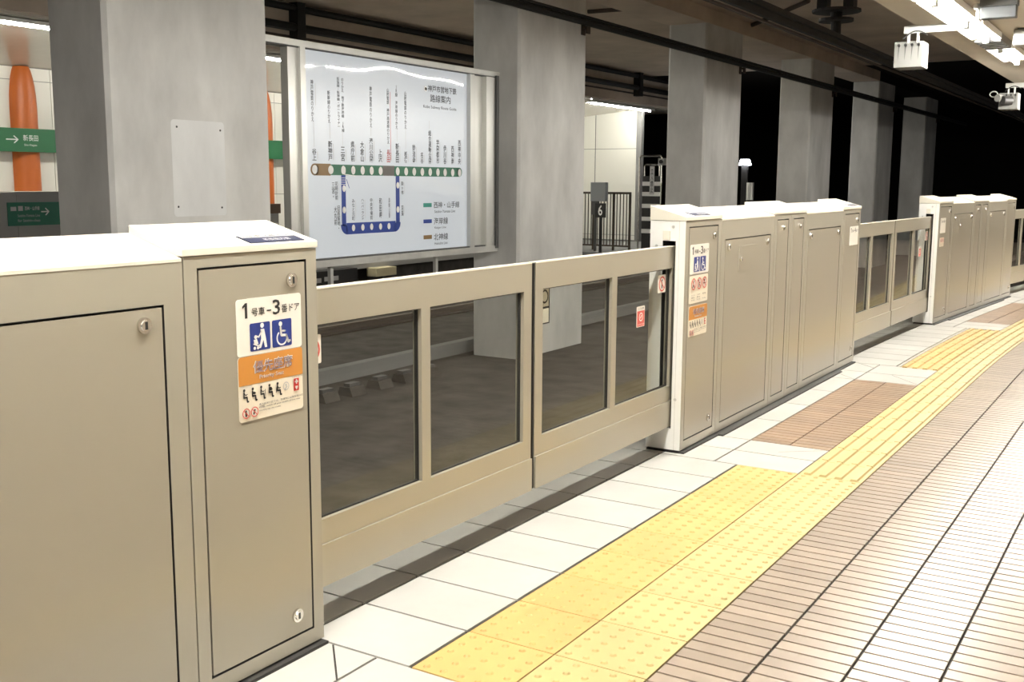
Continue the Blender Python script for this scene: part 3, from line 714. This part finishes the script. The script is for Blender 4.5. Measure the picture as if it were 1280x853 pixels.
d.rrect(23.75,4.92,24.0,5.22,.1,WHITE,2); d.line(23.9,4.92,24.55,4.86,.03,WHITE,3)
for x_, z0_, z1_ in ((22.27,5.9,6.8),(23.15,6.2,6.8),(23.86,6.0,6.5),(25.55,6.4,6.75),(27.2,6.25,6.75),(27.77,5.95,6.8),(29.4,6.85,7.2)): d.line(x_,z0_,x_,z1_,.018,LGREY)
d.strokes([(24.05,4.72),(24.2,4.4)],.03,BLUE)
pl(b,'route_diagram')
for q0, q1, qm in ((3.58,3.75,TEAL),(2.90,3.06,BLUE),(2.22,2.39,BROWNL)): b = MB(); d = mp(b); d.rect(28.95,q0,29.55,q1,qm); pl(b,'legend_swatch')
b = MB(); d = mp(b); d.disc(29.16,8.5,.11,DGREY); d.ring(29.16,8.5,.11,.04,WHITE,2,12,30,320); d.disc(29.16,8.5,.03,DGREY,2,8); pl(b,'logo')
b = MB(); d = mp(b)
for k, x_ in enumerate(SX):
    if k == 7: continue
    d.disc(x_,5.08-.002*k,.125 if k > 1 else .15,WHITE,3,16,.165)
for x_, z_ in ((23.88,4.38),(23.87,3.56),(24.4,2.86),(24.96,2.86),(25.5,2.87),(26.06,2.86),(26.6,2.86),(27.21,4.5),(27.2,3.52)): d.disc(x_,z_,.10,WHITE,3,14,.13)
pl(b,'station_dot')
b = MB(); d = mp(b)
ST = ['谷上','新神戸','三宮','県庁前','大倉山','湊川公園','上沢','長田','新長田','板宿','妙法寺','名谷','総合運動公園','学園都市','伊川谷','西神南','西神中央']
TP = [5.84,6.15,5.95,6.17,6.19,6.34,5.92,5.91,6.19,5.88,6.18,5.87,6.80,6.44,6.21,6.19,6.46]
for k, s_ in enumerate(ST):
    w_ = .115 if k < 9 else .10
    d.vtext(s_, SX[k]-w_, 5.41, SX[k]+w_, TP[k], RED if k == 7 else INK, 1, bold=.012)
    d.text('Station line', SX[k]+w_+.03, 5.45, SX[k]+w_+.09, TP[k]-.1, LGREY, 1) if False else d.line(SX[k]+w_+.06, 5.45, SX[k]+w_+.06, TP[k]-.1, .03, LGREY)
pl(b,'lettering'); b = MB(); d = mp(b)
for s_, x_, z0_, z1_, m_ in (('神戸電鉄のりかえ',22.22,6.82,8.32,INK),('新幹線のりかえ',23.12,6.81,7.99,INK),('阪急線・阪神線・ポートライナー',23.66,6.7,8.52,INK),('のりかえ 地下鉄海岸線 JR線',23.90,6.5,8.5,INK),
        ('神戸電鉄のりかえ',25.56,6.75,8.33,INK),('山陽電鉄 神戸高速線のりかえ',26.63,6.15,8.33,INK),('JR線 海岸線のりかえ',27.18,6.76,8.49,INK),('山陽電鉄のりかえ',27.77,6.79,8.29,INK)):
    d.vtext(s_, x_-.075, z0_, x_+.075, z1_, m_, 1, bold=.006)
d.line(26.78,5.5,26.78,8.2,.025,PINKRED); d.line(22.40,7.4,22.40,8.2,.02,LGREY)
pl(b,'lettering'); b = MB(); d = mp(b)
for s_, x_, z0_, z1_ in (('花時計前',23.46,3.95,4.64),('三宮・',23.28,4.05,4.6),('旧居留地・',23.56,2.85,3.74),('大丸前',23.38,3.0,3.7),('みなと元町',24.42,3.15,3.97),('ハーバーランド',24.98,3.15,3.97),('中央市場前',25.51,3.15,4.0),('和田岬',26.08,3.2,4.0),('御崎公園',26.61,3.2,4.0),('駒ヶ林',27.52,4.12,4.66),('苅藻',27.51,3.25,3.68)):
    d.vtext(s_, x_-.08, z0_, x_+.08, z1_, INK, 1, bold=.008); d.line(x_+.14,z0_+.05,x_+.14,z1_-.05,.02,LGREY)
pl(b,'lettering'); b = MB(); d = mp(b)
d.text('神戸市営地下鉄',29.33,8.40,31.41,8.68,INK,1,bold=.012); d.text('路線案内',29.48,7.98,30.96,8.30,INK,1,bold=.006); d.text('Kobe Subway Route Guide',29.0,7.68,31.4,7.84,INK,1)
pl(b,'lettering'); b = MB(); d = mp(b)
d.text('西神・山手線',29.70,3.52,31.62,3.80,INK,1,bold=.006); d.text('Seishin-Yamate Line',29.75,3.32,31.3,3.44,INK,1)
pl(b,'lettering'); b = MB(); d = mp(b)
d.text('海岸線',29.70,2.82,30.74,3.12,INK,1,bold=.006); d.text('Kaigan Line',29.75,2.62,30.6,2.74,INK,1)
pl(b,'lettering'); b = MB(); d = mp(b)
d.text('北神線',29.70,2.14,30.74,2.44,INK,1,bold=.006); d.text('Hokushin Line',29.75,1.95,30.7,2.07,INK,1)
pl(b,'lettering')

# ------------------------------------------------------------------ far platform
b = MB(); b.box(-60,-42.9,YN,79.9,-1.45,0,mat('far_platform_edge',(.5,.5,.48),.7)); b.box(-60,-44.5,YN,79.9,-3.7,-1.45,BED); struct(b,'floor')
b = MB(); b.box(-60,-41.9,YN,110,12.6,15.5,TUNNEL); struct(b,'trim_8')['label'] = 'dark fascia above the far platform'
b = MB(); b.box(-44.6,-42.2,YN,110,12.45,12.6,FARCEIL); struct(b,'ceiling')
b = MB(); b.prism_y([(-55.2,11.45),(-55.2,12.6),(-44.6,12.6),(-44.6,12.45)],YN,99,FARCEIL); struct(b,'ceiling')
b = MB(); b.box(-60,-55.1,YN,99,-.2,12.5,GREYWALL)
y = -8
while y < 95:
    for z0, z1 in ((0,3.6),(3.6,6.5),(6.5,10.65),(10.65,11.44)): b.box(-55.1,-55.0,y+.02,y+3.9,z0+.02,z1-.02,FARPANEL)
    y += 3.92
struct(b,'wall_left')
for k, y in enumerate((33.1, 43.3, 53.3)):
    b = MB(); n = 14; prof = [(0,1.0),(4,1.0),(9.0,1.0),(9.7,.97),(10.3,.9),(10.8,.8),(11.2,.68),(11.45,.55)]
    v = []; f = []
    for z_, s_ in prof:
        for i in range(n+1):
            t = PI*i/n; v.append((-55.0+.8*math.sin(t)*(.3+.7*s_), y-.86*s_*math.cos(t), z_))
    for j in range(len(prof)-1):
        for i in range(n): q = j*(n+1)+i; f.append((q, q+1, q+n+2, q+n+1))
    b.add(v, f, ORANGE)
    tag(b.build('orange_column', smooth=True), ('orange pointed half-column on the far white wall, left of the first pillar','orange half-column on the far wall hidden behind the first pillar','orange half-column on the far wall, a sliver right of the first pillar')[k], 'column', 'orange columns on the far wall')
b = MB(); b.box(-54.1,-53.9,18,62,6.30,7.70,GREEN); sg = tag(b.build('green_sign_band'), 'green station sign band with white arrow on the far wall', 'sign')
b = MB(); d = Draw((-53.9,0,0),(0,1,0),(0,0,1),b,.006)
d.strokes([(31.2,7.02),(31.95,7.02)],.07,WHITE); d.strokes([(31.7,7.22),(31.95,7.02),(31.7,6.82)],.07,WHITE)
d.text('新長田',32.3,6.95,33.3,7.32,WHITE,1,bold=.004); d.text('Shin-Nagata',32.35,6.62,33.2,6.78,WHITE,1); d.text('長田',54.6,6.8,55.3,7.2,WHITE)
b.build('lettering', sg)
b = MB(); b.box(-55,-54.1,20,20.2,6.8,7.0,STEEL); b.box(-55,-54.1,60,60.2,6.8,7.0,STEEL); b.box(-55,-54.1,40,40.2,6.8,7.0,STEEL); b.build('support', sg)
# far gates seen from the track side
DK = mat('far_gate_grey_paint', (0.34, 0.335, 0.32), 0.6)  # cream gate backs greyed, their lack of light put into the colour
fg = empty('platform_gate', 'grey far platform gate with a green sign, left of the first pillar', 'platform gate', (-42.0,14.5,0))
b = MB(); b.box(-1.6,-.0,0,9.27,.0,4.03,DK); b.box(-1.62,.02,0,2.4,3.9,4.1,DK); b.build('housing_body', fg)
b = MB(); b.box(-1.6,0,9.29,12.2,0,4.0,DK); b.box(-1.65,.03,9.27,12.25,4.0,4.06,DK); b.build('end_box', fg)
b = MB(); b.box(.0,.05,8.75,12.1,2.42,3.55,TEALG); sp = tag(b.build('green_sign', fg), 'dark green sign with white lettering and arrow')
b = MB(); d = Draw((.05,8.75,2.42),(0,1,0),(0,0,1),b,.006)
d.rect(.15,.72,.45,.92,LGREY); d.rect(.55,.72,.80,.95,LGREY); d.text('西神・山手線',.9,.74,1.7,.93,WHITE,1); d.text('Seishin-Yamate Line',.5,.42,1.7,.56,LGREY); d.text('for Seishin-chuo',.5,.18,1.7,.32,LGREY)
d.strokes([(1.8,.66),(2.2,.66)],.06,WHITE); d.strokes([(2.03,.82),(2.2,.66),(2.03,.5)],.06,WHITE); b.build('lettering', sp)
ro = empty('platform_post', 'white post with a brown box on top, between the first pillar and the map board', 'post', (-43,42.3,0))
b = MB(); b.box(-.3,.0,-.45,.25,0,2.6,BOXW); b.build('post', ro)
b = MB(); b.box(-.4,.1,-.65,.35,2.6,3.2,BROWNBOX); b.build('box', ro); b = MB(); b.box(0,.02,-.35,.15,1.5,2.0,STEEL); b.build('plate', ro)
# things at the far platform edge seen under the map board
ro = empty('equipment_box', 'black equipment box on the far platform side, below the left of the map board', 'box', (-42.5,46.5,-3.7))
b = MB(); b.box(-.3,.5,-2,2.5,0,2.45,INK); b.build('box', ro, bevel=.03); b = MB(); b.box(.5,.52,-1.7,-1.2,1.7,2.0,LGREY); b.box(.5,.52,-.9,.5,1.75,2.05,LGREY); b.build('label_plate', ro)
ro = empty('lamp_box', 'small pale yellow box on the far platform side below the map board', 'box', (-42.7,52.3,-2.05))
b = MB(); b.box(-.3,.6,-1.15,1.15,0,.62,BEIGEBOX); b.build('box', ro, bevel=.04); b = MB(); b.box(-.3,.3,-.1,.1,-1.65,0,DGREY); b.build('bracket', ro)
FLG = 'ceiling lights above the far platform'
for k, (a, c) in enumerate(((16,22),(22.5,29.5),(40,47),(50,57),(64,71),(85,98.8))):
    luminaire(('far ceiling light at the left photo edge','far ceiling light ending at the first pillar','far ceiling light just right of the first pillar','far ceiling light behind the map board','far ceiling light behind the second pillar','far ceiling light above the white end wall, between two pillars')[k], a, c, -43.8, -42.8, 12.44, False, TUBEF, FLG)
# end of the far platform: white wall, fence, sign, striped gate
b = MB(); b.box(-60,-44.9,99.05,99.6,-3.7,12.4,GREYWALL)
for x0, x1 in ((-59,-54.5),(-54.5,-49.95),(-49.9,-44.9)):
    for z0, z1 in ((-1.6,-1.1),(-1.06,8.25),(8.3,12.35)): b.box(x0+.03,x1-.03,99.0,99.06,z0,z1,FARPANEL)
struct(b,'wall_end')
b = MB(); b.box(-44.9,-44.35,98.9,99.6,-3.7,12.4,GREYWALL); struct(b,'trim_7')['label'] = 'grey corner strip of the white end wall'
b = MB(); b.box(-60,-34,80,99.7,-3.7,-1.75,GREYWALL); struct(b,'floor')
fe = empty('platform_fence', 'dark railing fence in front of the white end wall', 'fence', (-40.5,84,-1.75))
b = MB(); b.box(-5,2.3,-.06,.06,5.3,5.5,FENCEM); b.build('rail', fe); b = MB(); b.box(-5,2.3,-.05,.05,.35,.5,FENCEM); b.build('rail', fe)
for x_ in (-4.9,-1.65,.5,2.2): b = MB(); b.box(x_-.09,x_+.09,-.09,.09,0,5.5,FENCEM); b.build('post', fe)
x_ = -4.6
while x_ < 2.1:
    b = MB(); b.box(x_-.035,x_+.035,-.035,.035,.45,5.35,FENCEM); b.build('baluster', fe); x_ += .34
ro = empty('number_sign', 'black sign with a white 6 on a post beside the fence', 'sign', (-39.5,80.4,-1.75))
b = MB(); b.box(-.13,.13,-.06,.06,0,3.3,INK); b.build('post', ro); b = MB(); b.box(-.55,.55,-.12,-.06,3.2,4.5,INK); sp = b.build('sign_plate', ro)
b = MB(); d = Draw((-.55,-.12,3.2),(1.1,0,0),(0,0,1.3),b,.01); d.text('6',.3,.14,.7,.88,WHITE,1,bold=.015); b.build('lettering', sp)
ro = empty('junction_box', 'dark grey box on a post at the end of the far platform', 'box', (-40.5,82,-1.75))
b = MB(); b.box(-.8,.75,-.3,.3,4.65,6.4,GREYBOX); b.build('box', ro, bevel=.04); b = MB(); b.box(-.7,-.1,-.2,.2,3.4,4.65,DGREY); b.box(-.5,-.3,-.1,.1,0,3.4,DGREY); b.build('post', ro)
ro = empty('barrier_gate', 'tubular steel barrier with white stripe boards at the end of the far platform', 'barrier', (-36.3,84.5,-1.75))
b = MB(); b.tube([(-1.35,0,0),(-1.35,0,8.7),(-1.2,0,8.85),(.75,0,8.85),(.9,0,8.7),(.9,0,0)],.08,CHROME,8); b.build('outer_frame', ro)
b = MB(); b.tube([(-.85,.1,0),(-.85,.1,7.9),(-.7,.1,8.05),(.5,.1,8.05),(.65,.1,7.9),(.65,.1,0)],.08,CHROME,8); b.build('inner_frame', ro)
for z_ in (6.1,5.15,4.05,2.85,1.7): b = MB(); b.box(-1.0,.8,-.05,.05,z_,z_+.38,WHITE); tag(b.build('stripe_board', ro), 'white board')
b = MB(); b.box(-1.0,.8,-.02,.04,.2,7.0,INK); b.build('backing', ro)
b = MB(); b.box(-.22,.22,-.12,-.06,5.3,7.9,LGREY); sp = b.build('notice_board', ro); b = MB(); d = Draw((-.22,-.12,5.3),(.44,0,0),(0,0,2.6),b,.01); d.vtext('立入禁止',.2,.08,.8,.92,INK,1,bold=.01); b.build('lettering', sp)
ro = empty('tunnel_lamp', 'black post with a glowing lamp head and canister, between the third and fourth pillars', 'lamp', (-31.0,95,-3.7))
b = MB(); b.box(-.5,.1,-.15,.15,0,10.0,CABLE); b.build('post', ro); b = MB(); b.cyl((-.2,0,10.1),(-.2,0,10.65),.62,HEADL,16,.45); b.build('lamp_head', ro)
b = MB(); b.cyl((.45,-.1,6.7),(.45,-.1,8.4),.36,STEEL,14); b.box(.0,.4,-.1,.1,7.3,7.6,DGREY); b.build('canister', ro)
ro = empty('wall_camera', 'small white camera on an arm at the left edge of the third pillar', 'camera', (-23.2,58.3,5.6))
b = MB(); b.box(-.55,-.1,-.35,.2,.2,.65,BOXW); b.cyl((-.33,-.35,.42),(-.33,-.42,.42),.13,INK,12); b.build('camera_body', ro)
b = MB(); b.box(-.2,.25,-.05,.1,.35,.5,BOXW); b.build('arm', ro)
# cables on the dark fascia over the far platform
ro = empty('cable_run', 'black cables and hangers along the dark fascia over the far platform', 'cable', (-41.45,60,15.5))
for z_, r_ in ((-.35,.22),(-1.5,.26)): b = MB(); b.cyl((0,-46,z_),(0,48,z_),r_,CABLE,8); b.build('cable', ro)
b = MB(); b.box(-.44,-.38,-46,48,-2.1,-1.95,RUST); b.build('conduit', ro)
for y_ in (-16.9, 32.0): b = MB(); b.box(-.43,.3,y_-.35,y_+.35,-2.3,0,CABLE); b.build('hanger', ro)

# ------------------------------------------------------------------ world, camera, view
w = bpy.data.worlds.new('world'); scene.world = w; w.use_nodes = True
w.node_tree.nodes['Background'].inputs['Color'].default_value = (0.045, 0.044, 0.042, 1)
cd = bpy.data.cameras.new('camera'); co = bpy.data.objects.new('camera', cd); COL.objects.link(co)
cd.sensor_width = 36; cd.sensor_fit = 'HORIZONTAL'; cd.lens = 1338.88*36/1280; cd.clip_start = 0.02; cd.clip_end = 300
fw = Vector((-0.5235, 0.8389, -0.1473)).normalized()
rt = Vector((0.848, 0.530, 0.0054)); rt = (rt - fw*rt.dot(fw)).normalized(); up = rt.cross(fw)
M = Matrix((rt, up, -fw)).transposed().to_4x4(); M.translation = Vector((6.0203, -7.8282, 4.6773))*T
co.matrix_world = M
scene.camera = co
vs = scene.view_settings
vs.view_transform = 'Standard'; vs.look = 'None'; vs.gamma = 1.0; vs.use_curve_mapping = False; vs.exposure = 1.0
try:
    scene.cycles.use_denoising = True
    scene.cycles.max_bounces = 8; scene.cycles.diffuse_bounces = 5; scene.cycles.transparent_max_bounces = 12
except Exception: pass
